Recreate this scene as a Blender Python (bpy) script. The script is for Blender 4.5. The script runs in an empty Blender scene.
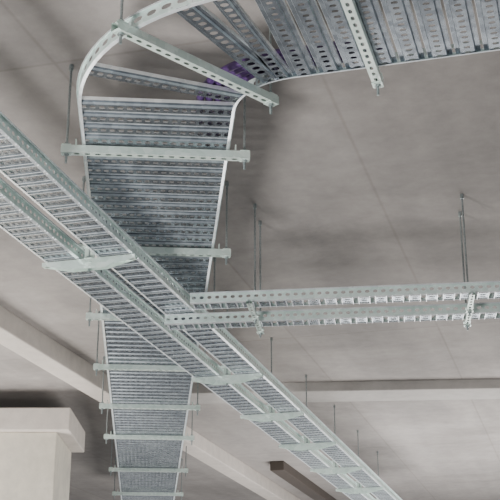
import bpy, math, random
from mathutils import Vector, Matrix
random.seed(4)
CAM_Z = 1.6
HC = CAM_Z + 2.84      # ceiling soffit
HM = CAM_Z + 2.42      # main tray underside
HD = CAM_Z + 2.20      # diagonal tray underside
HR = CAM_Z + 2.13      # branch tray underside

# ------------------------------------------------------------------ materials
def new_mat(name):
    m = bpy.data.materials.new(name); m.use_nodes = True
    nt = m.node_tree; b = nt.nodes['Principled BSDF']
    return m, nt, b

def metal(name, c1, c2, metallic=0.7, rough=0.4, scale=30, bump=0.0):
    m, nt, b = new_mat(name)
    tc = nt.nodes.new('ShaderNodeTexCoord')
    vo = nt.nodes.new('ShaderNodeTexVoronoi'); vo.inputs['Scale'].default_value = scale
    no = nt.nodes.new('ShaderNodeTexNoise'); no.inputs['Scale'].default_value = 2.5; no.inputs['Detail'].default_value = 5
    nt.links.new(tc.outputs['Object'], vo.inputs['Vector']); nt.links.new(tc.outputs['Object'], no.inputs['Vector'])
    sp = nt.nodes.new('ShaderNodeSeparateColor'); nt.links.new(vo.outputs['Color'], sp.inputs[0])
    mx = nt.nodes.new('ShaderNodeMath'); mx.operation = 'MULTIPLY_ADD'; mx.inputs[1].default_value = 0.4
    nt.links.new(sp.outputs[0], mx.inputs[0])
    m2 = nt.nodes.new('ShaderNodeMath'); m2.operation = 'MULTIPLY'; m2.inputs[1].default_value = 0.7
    nt.links.new(no.outputs['Fac'], m2.inputs[0]); nt.links.new(m2.outputs[0], mx.inputs[2])
    r = nt.nodes.new('ShaderNodeValToRGB')
    r.color_ramp.elements[0].color = (*c1, 1); r.color_ramp.elements[1].color = (*c2, 1)
    r.color_ramp.elements[0].position = 0.2; r.color_ramp.elements[1].position = 0.8
    nt.links.new(mx.outputs[0], r.inputs[0]); nt.links.new(r.outputs[0], b.inputs['Base Color'])
    b.inputs['Metallic'].default_value = metallic; b.inputs['Roughness'].default_value = rough
    return m

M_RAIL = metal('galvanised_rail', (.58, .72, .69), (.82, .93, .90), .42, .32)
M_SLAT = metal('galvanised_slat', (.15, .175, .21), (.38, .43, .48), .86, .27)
M_FLNG = metal('galvanised_edge_highlight', (.66, .72, .76), (.93, .97, .99), .5, .28)  # same sheet metal as the slats; bright edge highlights put into the colour
M_FOLD = metal('galvanised_fold_midtone', (.28, .32, .37), (.54, .60, .64), .7, .3)  # folds of that sheet, light-to-dark contrast painted as a mid tone
M_STRUT = metal('strut_zinc', (.58, .72, .66), (.82, .93, .88), .35, .33)
M_ROD = metal('threaded_rod_zinc', (.22, .26, .27), (.42, .47, .47), .6, .35, 200)
def plain(name, c, rough=.5):
    m, nt, b = new_mat(name)
    tc = nt.nodes.new('ShaderNodeTexCoord'); no = nt.nodes.new('ShaderNodeTexNoise'); no.inputs['Scale'].default_value = 6
    nt.links.new(tc.outputs['Object'], no.inputs['Vector'])
    r = nt.nodes.new('ShaderNodeValToRGB'); r.color_ramp.elements[0].color = (*[x*.8 for x in c], 1); r.color_ramp.elements[1].color = (*[min(1, x*1.15) for x in c], 1)
    nt.links.new(no.outputs['Fac'], r.inputs[0]); nt.links.new(r.outputs[0], b.inputs['Base Color'])
    b.inputs['Roughness'].default_value = rough
    return m
M_PURPLE = plain('purple_sheath', (.055, .02, .11), .4)
M_DARK = plain('dark_duct', (.07, .055, .045), .6)

def concrete(name, base, var, rot=0.0, panels=False, off=(0, 0)):
    m, nt, b = new_mat(name)
    N = nt.nodes.new; L = nt.links.new
    tc = N('ShaderNodeTexCoord'); mp = N('ShaderNodeMapping'); mp.inputs['Rotation'].default_value = (0, 0, rot)
    mp.inputs['Location'].default_value = (off[0], off[1], 0)
    L(tc.outputs['Object'], mp.inputs['Vector'])
    n1 = N('ShaderNodeTexNoise'); n1.inputs['Scale'].default_value = .7; n1.inputs['Detail'].default_value = 7; n1.inputs['Roughness'].default_value = .62
    n1.inputs['Distortion'].default_value = .6
    n2 = N('ShaderNodeTexNoise'); n2.inputs['Scale'].default_value = 9; n2.inputs['Detail'].default_value = 9; n2.inputs['Roughness'].default_value = .65
    L(mp.outputs[0], n1.inputs['Vector']); L(mp.outputs[0], n2.inputs['Vector'])
    r1 = N('ShaderNodeValToRGB'); r1.color_ramp.elements[0].position = .32; r1.color_ramp.elements[1].position = .68
    r1.color_ramp.elements[0].color = (*[x*(1-var) for x in base], 1); r1.color_ramp.elements[1].color = (*[min(1, x*(1+var)) for x in base], 1)
    L(n1.outputs['Fac'], r1.inputs[0])
    r2 = N('ShaderNodeValToRGB'); r2.color_ramp.elements[0].position = .32; r2.color_ramp.elements[1].position = .7
    r2.color_ramp.elements[0].color = (.84, .84, .845, 1); r2.color_ramp.elements[1].color = (1.0, 1.0, 1.0, 1)
    L(n2.outputs['Fac'], r2.inputs[0])
    mu = N('ShaderNodeMix'); mu.data_type = 'RGBA'; mu.blend_type = 'MULTIPLY'; mu.inputs[0].default_value = 1
    L(r1.outputs[0], mu.inputs[6]); L(r2.outputs[0], mu.inputs[7])
    out = mu.outputs[2]
    if panels:
        mp3 = N('ShaderNodeMapping'); mp3.inputs['Scale'].default_value = (3.2, .35, 1); L(mp.outputs[0], mp3.inputs['Vector'])
        n3 = N('ShaderNodeTexNoise'); n3.inputs['Scale'].default_value = 1.3; n3.inputs['Detail'].default_value = 5
        L(mp3.outputs[0], n3.inputs['Vector'])
        r3 = N('ShaderNodeValToRGB'); r3.color_ramp.elements[0].position = .35; r3.color_ramp.elements[1].position = .65
        r3.color_ramp.elements[0].color = (.90, .90, .90, 1); r3.color_ramp.elements[1].color = (1.04, 1.035, 1.03, 1)
        L(n3.outputs['Fac'], r3.inputs[0])
        mu3 = N('ShaderNodeMix'); mu3.data_type = 'RGBA'; mu3.blend_type = 'MULTIPLY'; mu3.inputs[0].default_value = 1
        L(out, mu3.inputs[6]); L(r3.outputs[0], mu3.inputs[7]); out = mu3.outputs[2]
        br = N('ShaderNodeTexBrick'); br.offset = 0.0; br.squash = 1
        br.inputs['Scale'].default_value = 1; br.inputs['Brick Width'].default_value = 1.2; br.inputs['Row Height'].default_value = 4.8
        br.inputs['Mortar Size'].default_value = .016; br.inputs['Mortar Smooth'].default_value = 1.0
        br.inputs['Color1'].default_value = (.93, .93, .935, 1); br.inputs['Color2'].default_value = (1.03, 1.025, 1.02, 1)
        br.inputs['Mortar'].default_value = (.82, .81, .80, 1)
        L(mp.outputs[0], br.inputs['Vector'])
        mu2 = N('ShaderNodeMix'); mu2.data_type = 'RGBA'; mu2.blend_type = 'MULTIPLY'; mu2.inputs[0].default_value = 1
        L(out, mu2.inputs[6]); L(br.outputs['Color'], mu2.inputs[7]); out = mu2.outputs[2]
    L(out, b.inputs['Base Color'])
    bp = N('ShaderNodeBump'); bp.inputs['Strength'].default_value = .18; bp.inputs['Distance'].default_value = .02
    L(n2.outputs['Fac'], bp.inputs['Height']); L(bp.outputs[0], b.inputs['Normal'])
    b.inputs['Roughness'].default_value = .85
    return m
ANG = math.radians(15.7)   # building grid: rotated clockwise seen from above
M_CEIL = concrete('ceiling_concrete', (.372, .350, .335), .20, ANG, True, (1.06, .2))
M_BEAM = concrete('beam_concrete', (.66, .61, .56), .08)
M_TBEAM = concrete('beam_concrete_grey', (.46, .44, .42), .12)
M_COL = concrete('column_plaster', (.68, .64, .55), .12)
M_FLOOR = concrete('floor_concrete', (.30, .30, .30), .45)

# ------------------------------------------------------------------ mesh builder
class MB:
    def __init__(s): s.v = []; s.f = []; s.m = []
    def quad(s, pts, mi=0):
        i = len(s.v); s.v += [tuple(p) for p in pts]; s.f.append(tuple(range(i, i+len(pts)))); s.m.append(mi)
    def cell(s, f, u0, u1, v0, v1, hu, hv, mi=0):
        um, vm = (u0+u1)/2, (v0+v1)/2
        o = [(u0, v0), (um, v0), (u1, v0), (u1, vm), (u1, v1), (um, v1), (u0, v1), (u0, vm)]
        if hv > hu: cu, cv = hu*.8, hv-hu*.45
        else: cu, cv = hu-hv*.45, hv*.8
        n = [(um-cu, vm-cv), (um, vm-hv), (um+cu, vm-cv), (um+hu, vm), (um+cu, vm+cv), (um, vm+hv), (um-cu, vm+cv), (um-hu, vm)]
        i = len(s.v); s.v += [tuple(f(*p)) for p in o+n]
        for k in range(8):
            k2 = (k+1) % 8
            s.f.append((i+k, i+k2, i+8+k2, i+8+k)); s.m.append(mi)
    def box(s, c, ax, ay, az, hx, hy, hz, mi=0):
        c = Vector(c); P = []
        for dx, dy, dz in [(-1,-1,-1),(1,-1,-1),(1,1,-1),(-1,1,-1),(-1,-1,1),(1,-1,1),(1,1,1),(-1,1,1)]:
            P.append(tuple(c+ax*hx*dx+ay*hy*dy+az*hz*dz))
        i = len(s.v); s.v += P
        for f in [(0,3,2,1),(4,5,6,7),(0,1,5,4),(1,2,6,5),(2,3,7,6),(3,0,4,7)]:
            s.f.append(tuple(i+k for k in f)); s.m.append(mi)
    def cyl(s, a, b, r, n=8, mi=0):
        a, b = Vector(a), Vector(b); d = (b-a).normalized()
        x = d.orthogonal().normalized(); y = d.cross(x); i = len(s.v)
        for p in (a, b):
            for k in range(n):
                t = 2*math.pi*k/n; s.v.append(tuple(p+x*r*math.cos(t)+y*r*math.sin(t)))
        for k in range(n):
            k2 = (k+1) % n; s.f.append((i+k, i+k2, i+n+k2, i+n+k)); s.m.append(mi)
        s.f.append(tuple(i+k for k in reversed(range(n)))); s.m.append(mi)
        s.f.append(tuple(i+n+k for k in range(n))); s.m.append(mi)
    def obj(s, name, mats, solid=0):
        me = bpy.data.meshes.new(name); me.from_pydata(s.v, [], s.f)
        for m in mats: me.materials.append(m)
        me.polygons.foreach_set('material_index', s.m); me.update()
        o = bpy.data.objects.new(name, me); bpy.context.scene.collection.objects.link(o)
        if solid:
            md = o.modifiers.new('sheet_thickness', 'SOLIDIFY'); md.thickness = solid; md.offset = 0
        return o
Z = Vector((0, 0, 1))

def slat(mb, P, a, n, length, w, z, cellv=.040, hu=.018, hv=.013, flange=.026, rib=True):
    """cross slat: folded sheet, perforated valley + raised solid shoulder"""
    P = Vector((P[0], P[1], z)); a = Vector((a[0], a[1], 0)); n = Vector((n[0], n[1], 0))
    k = max(1, round(length/cellv)); c = length/k
    f = lambda u, v: P+a*u+n*v
    pw = w*.28 if rib else w*.5            # half width of perforated strip
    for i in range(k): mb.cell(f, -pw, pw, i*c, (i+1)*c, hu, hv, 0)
    for sgn in (-1, 1):
        e = sgn*pw
        e1 = sgn*(pw+.004)
        zz = Z*flange
        if rib:
            rz = Z*.010
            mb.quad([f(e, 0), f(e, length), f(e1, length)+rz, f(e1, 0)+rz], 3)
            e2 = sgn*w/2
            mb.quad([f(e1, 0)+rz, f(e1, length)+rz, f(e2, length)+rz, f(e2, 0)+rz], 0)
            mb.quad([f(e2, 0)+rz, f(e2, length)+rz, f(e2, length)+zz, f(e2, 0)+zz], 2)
        else:
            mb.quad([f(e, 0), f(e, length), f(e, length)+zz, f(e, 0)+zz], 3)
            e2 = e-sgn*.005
            mb.quad([f(e, 0)-Z*.003, f(e, length)-Z*.003, f(e2, length)-Z*.003, f(e2, 0)-Z*.003], 2)

def rail(mb, pos, s0, s1, off, out, z, h, cell=.05, hu=.014, hv=.010, lip=.014):
    k = max(1, round((s1-s0)/cell)); c = (s1-s0)/k
    P = lambda s, o, zz: Vector((*pos(s, o), zz))
    for i in range(k):
        a, b = s0+i*c, s0+(i+1)*c
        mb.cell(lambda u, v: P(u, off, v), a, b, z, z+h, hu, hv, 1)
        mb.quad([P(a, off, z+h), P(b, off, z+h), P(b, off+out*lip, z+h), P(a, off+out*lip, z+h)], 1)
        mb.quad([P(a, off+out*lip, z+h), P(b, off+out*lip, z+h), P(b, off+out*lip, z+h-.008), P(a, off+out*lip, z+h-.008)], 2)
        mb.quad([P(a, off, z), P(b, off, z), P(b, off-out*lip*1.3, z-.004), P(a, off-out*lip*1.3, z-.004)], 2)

# ------------------------------------------------------------------ main tray with bend
CX, CY, RI, WM = .272, 4.745, .34, .68
RC = RI+WM/2
A0 = math.radians(184.8); A1 = math.radians(254.3)
dF = Vector((.0832, -.9965))          # heading towards viewer on the straight
dE = Vector((.9627, -.2704))
S_arc0 = 11.5; S_arc1 = S_arc0+RC*(A1-A0)
def main_pos(s, o):                    # o>0 outer side, o<0 inner side (from centreline)
    if s < S_arc0:
        r = RC+o; st = Vector((CX+r*math.cos(A0), CY+r*math.sin(A0)))
        return tuple(st-dF*(S_arc0-s))
    if s > S_arc1:
        r = RC+o; st = Vector((CX+r*math.cos(A1), CY+r*math.sin(A1)))
        return tuple(st+dE*(s-S_arc1))
    t = A0+(s-S_arc0)/RC; r = RC+o
    return (CX+r*math.cos(t), CY+r*math.sin(t))

mb = MB()
S_END = S_arc1+3.2
for off, out in ((WM/2, 1), (-WM/2, -1)):
    rail(mb, main_pos, 0, S_END, off, out, HM, .056, .05, .017, .011, .010)
per = .112; s = .06
while s < S_arc0+.02:
    p = main_pos(s, WM/2); q = main_pos(s, -WM/2); nn = (Vector(q)-Vector(p)).normalized()
    slat(mb, p, dF, nn, WM, .100, HM)
    s += per
s = S_arc1+.05
while s < S_END:
    p = main_pos(s, WM/2); q = main_pos(s, -WM/2); nn = (Vector(q)-Vector(p)).normalized()
    slat(mb, p, dE, nn, WM, .098, HM, .040, .014, .009)
    s += per
for deg, w in ((202, .085), (239, .10), (247.5, .075)):
    t = math.radians(deg); rd = Vector((math.cos(t), math.sin(t))); tg = Vector((-rd.y, rd.x))
    p = Vector((CX, CY))+rd*(RI+WM)
    slat(mb, p, tg, -rd, WM, w, HM)
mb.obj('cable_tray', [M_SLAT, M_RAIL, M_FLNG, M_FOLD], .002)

# ------------------------------------------------------------------ straight narrow trays
def straight_tray(name, P, d, n, L, W, z, h, per, sw, cellv, hu, hv):
    mb = MB(); P = Vector(P); d = Vector(d).normalized(); n = Vector(n).normalized()
    pos = lambda s, o: tuple(P+d*s+n*o)
    rail(mb, pos, 0, L, 0, -1, z, h, .045, .013, .009, .012)
    rail(mb, pos, 0, L, W, 1, z, h, .045, .013, .009, .012)
    s = sw/2+.01
    while s < L-sw/2:
        slat(mb, P+d*s, d, n, W, sw, z, cellv, hu, hv, .018, False); s += per
    return mb.obj(name, [M_SLAT, M_RAIL, M_FLNG, M_FOLD], .002)
dD = Vector((.2704, .9627)); nD = Vector((-.9627, .2704))
PD = Vector((-1.027, 4.438))
straight_tray('cable_tray', PD-dD*2.2, dD, nD, 14, .20, HD, .060, .095, .072, .033, .018, .009)
straight_tray('cable_tray', PD-dD*2.2+nD*.305, dD, nD, 14, .20, HD, .060, .095, .072, .033, .018, .009)
dR = Vector((.9925, -.122)); nR = Vector((.122, .9925))
straight_tray('cable_tray', (-.344, 6.54), dR, nR, 4.5, .13, HR, .055, .095, .066, .033, .018, .009)
straight_tray('cable_tray', (-.515, 6.95), dR, nR, 4.7, .13, HR, .055, .095, .066, .033, .018, .009)

# ------------------------------------------------------------------ hangers
def hanger(c, ax, L, ztop, rods, w=.041, h=.036, drop=.05):
    mb = MB(); ax = Vector((ax[0], ax[1], 0)).normalized(); ay = Z.cross(ax); c = Vector((c[0], c[1], 0))
    zb = ztop-h
    k = round(L/.05); cl = L/k
    f = lambda u, v: c+ax*u+ay*v+Z*zb
    g = lambda sg: (lambda u, v: c+ax*u+ay*(sg*w/2)+Z*v)
    for i in range(k):
        u = -L/2+i*cl
        mb.cell(f, u, u+cl, -w/2, w/2, .014, .0075, 0)
    for sg in (-1, 1):
        mb.quad([g(sg)(-L/2, zb), g(sg)(L/2, zb), g(sg)(L/2, ztop), g(sg)(-L/2, ztop)], 0)
        gg = lambda u, v: c+ax*u+ay*v+Z*ztop
        mb.quad([gg(-L/2, sg*w/2), gg(L/2, sg*w/2), gg(L/2, sg*w*.27), gg(-L/2, sg*w*.27)], 0)
        mb.quad([gg(-L/2, sg*w*.27), gg(L/2, sg*w*.27), gg(L/2, sg*w*.27)-Z*.008, gg(-L/2, sg*w*.27)-Z*.008], 0)
    for r in rods:
        p = c+ax*r
        mb.cyl(p+Z*(zb-drop), p+Z*HC, .0058, 8, 1)
        mb.cyl(p+Z*(zb-.012), p+Z*zb, .013, 6, 1)
        mb.box(p+Z*(zb-.001), ax, ay, Z, .022, .022, .002, 0)
        mb.cyl(p+Z*(ztop+.004), p+Z*(ztop+.016), .013, 6, 1)
        mb.box(p+Z*(ztop+.002), ax, ay, Z, .022, .022, .002, 0)
        mb.cyl(p+Z*(HC-.03), p+Z*HC, .011, 8, 1)
    return mb, c, ax, ay

def finish(t, name='tray_hanger'):
    return t[0].obj(name, [M_STRUT, M_ROD])
GAP = .008
nM = Vector((.9965, .0832))
for Y in (5.09, 6.40, 7.68, 8.97, 10.28, 11.58, 13.35, 15.0):
    s = S_arc0-(Y-CY)/.9965-.06
    p = main_pos(s, 0)
    t = hanger(p, nM, .88, HM-GAP, (-.415, .415))
    for sg in (-1, 1):     # hold-down clips at the tray edge
        t[0].box(t[1]+t[2]*(sg*.372)+Z*(HM+.008), t[2], t[3], Z, .003, .018, .016, 0)
    finish(t)
def radial(deg, L, r0):
    t = math.radians(deg); rd = Vector((math.cos(t), math.sin(t)))
    c = Vector((CX, CY))+rd*r0
    return hanger(c, rd, L, HM-GAP, (-L/2+.03, L/2-.03))
finish(radial(225, .88, .67))
p = main_pos(S_arc1+.34, 0); finish(hanger(p, (.2704, .9627), .88, HM-GAP, (-.41, .41)))
p = main_pos(S_arc1+1.75, 0); finish(hanger(p, (.2704, .9627), .88, HM-GAP, (-.41, .41)))
# diagonal hangers: centre hung, with gusset plates
for i in (-2, 0, 2, 3, 4, 5, 6, 7):
    Y = 5.92+1.225*i
    s = (Y-PD.y)/.9627
    c = PD+dD*s+nD*.2525
    t = hanger(c, nD, .53, HD-GAP, (.0,), .036, .022)
    b, cc, ax, ay = t
    b.box(cc+Z*(HD+.03), ax, ay, Z, .026, .003, .034, 0)
    b.box(cc+Z*(HD+.064), ax, ay, Z, .040, .022, .003, 0)
    for sg in (-1, 1):
        zt = HD-GAP-.022
        q = [cc+ay*(sg*.018)+ax*(-.25)+Z*zt, cc+ay*(sg*.018)+ax*.25+Z*zt, cc+ay*(sg*.018)+ax*.10+Z*(zt-.035), cc+ay*(sg*.018)-ax*.10+Z*(zt-.035)]
        b.quad(q, 0)
    finish(t)
# branch hangers
for X in (.03, 1.27, 2.6):
    Yc = 6.54+.25-.123*(X+.344)
    finish(hanger((X, Yc+.03), nR, .60, HR-GAP, (-.0, .28), .03, .018, .03))

# ------------------------------------------------------------------ purple cables lying in the bend
def cable(name, offs):
    cu = bpy.data.curves.new(name, 'CURVE'); cu.dimensions = '3D'; cu.bevel_depth = .018; cu.bevel_resolution = 3; cu.use_fill_caps = True
    for o, dz, sa, sb in offs:
        sp = cu.splines.new('POLY'); N = 50; sp.points.add(N-1)
        for i in range(N):
            s = sa+(sb-sa)*i/(N-1); x, y = main_pos(s, o+.010*math.sin(s*3+o*9)); sp.points[i].co = (x, y, HM+dz, 1)
    o = bpy.data.objects.new(name, cu); bpy.context.scene.collection.objects.link(o); cu.materials.append(M_PURPLE)
cable('purple_cable_bundle', [(-.31, .046, S_arc0-.35, S_arc1+.35), (-.272, .046, S_arc0-.3, S_arc1+.4), (-.235, .046, S_arc0-.4, S_arc1+.3), (-.197, .046, S_arc0-.25, S_arc1+.3), (-.28, .080, S_arc0-.2, S_arc1+.3)])

# ------------------------------------------------------------------ room shell
def slab(name, c, hx, hy, hz, mat, ang=0.0, bev=0.0):
    mb = MB(); ax = Vector((math.cos(ang), math.sin(ang), 0)); ay = Z.cross(ax)
    mb.box(c, ax, ay, Z, hx, hy, hz, 0); o = mb.obj(name, [mat])
    if bev:
        m = o.modifiers.new('bevel', 'BEVEL'); m.width = bev; m.segments = 2
    return o
slab('ceiling', (0, 11, HC+.15), 13, 14, .15, M_CEIL)
slab('floor', (0, 10, -.1), 20, 22, .1, M_FLOOR)
gx = Vector((.9627, -.2704, 0)); gy = Vector((.2704, .9627, 0))
pL = Vector((-1.919, 8.77, 0)); bw = .11; bd = .17
c = pL+gy*4.0-gx*bw; slab('ceiling_beam', (c.x, c.y, HC-bd/2+.002), bw, 9.5, bd/2+.002, M_BEAM, -ANG, .012)
c = Vector((4.6, 11.35-.07*3.7, 0))
slab('ceiling_beam', (c.x, c.y, HC-.045), 5.75, .22, .05, M_TBEAM, math.atan2(-.07, .9925), .012)
slab('concrete_column', (-2.96, 11.95, (HC-.42)/2), 1.1, .5, (HC-.42)/2, M_COL, 0, .01)
slab('ceiling_beam', (-2.93, 11.92, HC-.31), 1.2, .56, .11, M_BEAM, 0, .01)
slab('ventilation_duct', (.80, 16.83, HC-.06), .09, 1.7, .06, M_DARK, -ANG, .01)

# ------------------------------------------------------------------ lighting
w = bpy.data.worlds.new('World'); bpy.context.scene.world = w; w.use_nodes = True
bg = w.node_tree.nodes['Background']; bg.inputs[0].default_value = (.96, .98, 1, 1); bg.inputs[1].default_value = 1.05
def area(name, loc, rot, sx, sy, e, col=(1, 1, 1)):
    l = bpy.data.lights.new(name, 'AREA'); l.shape = 'RECTANGLE'; l.size = sx; l.size_y = sy; l.energy = e; l.color = col
    o = bpy.data.objects.new(name, l); o.location = loc; o.rotation_euler = rot; bpy.context.scene.collection.objects.link(o)
area('fill_light', (-2.6, 2.7, .6), (math.radians(171), 0, 0), 1.4, 1.4, 360, (1, .965, .93))  # added fill lamp out of view, aimed up to brighten ceiling and trays
area('fill_light', (3, 14, .6), (math.radians(180), 0, 0), 4, 5, 480, (1, .97, .94))  # another added fill, lifts the far ceiling
area('fill_light', (-4.5, 9.5, .6), (math.radians(160), 0, 0), 2.8, 2.8, 400, (1, .955, .90))  # added warm fill for the left side, no such lamp in the place

cam = bpy.data.cameras.new('camera'); co = bpy.data.objects.new('camera', cam); bpy.context.scene.collection.objects.link(co)
cam.sensor_width = 36; cam.lens = 36*1200/500; cam.clip_end = 200
co.location = (0, 0, CAM_Z); co.rotation_euler = (math.radians(90+20.556), 0, 0)
bpy.context.scene.camera = co
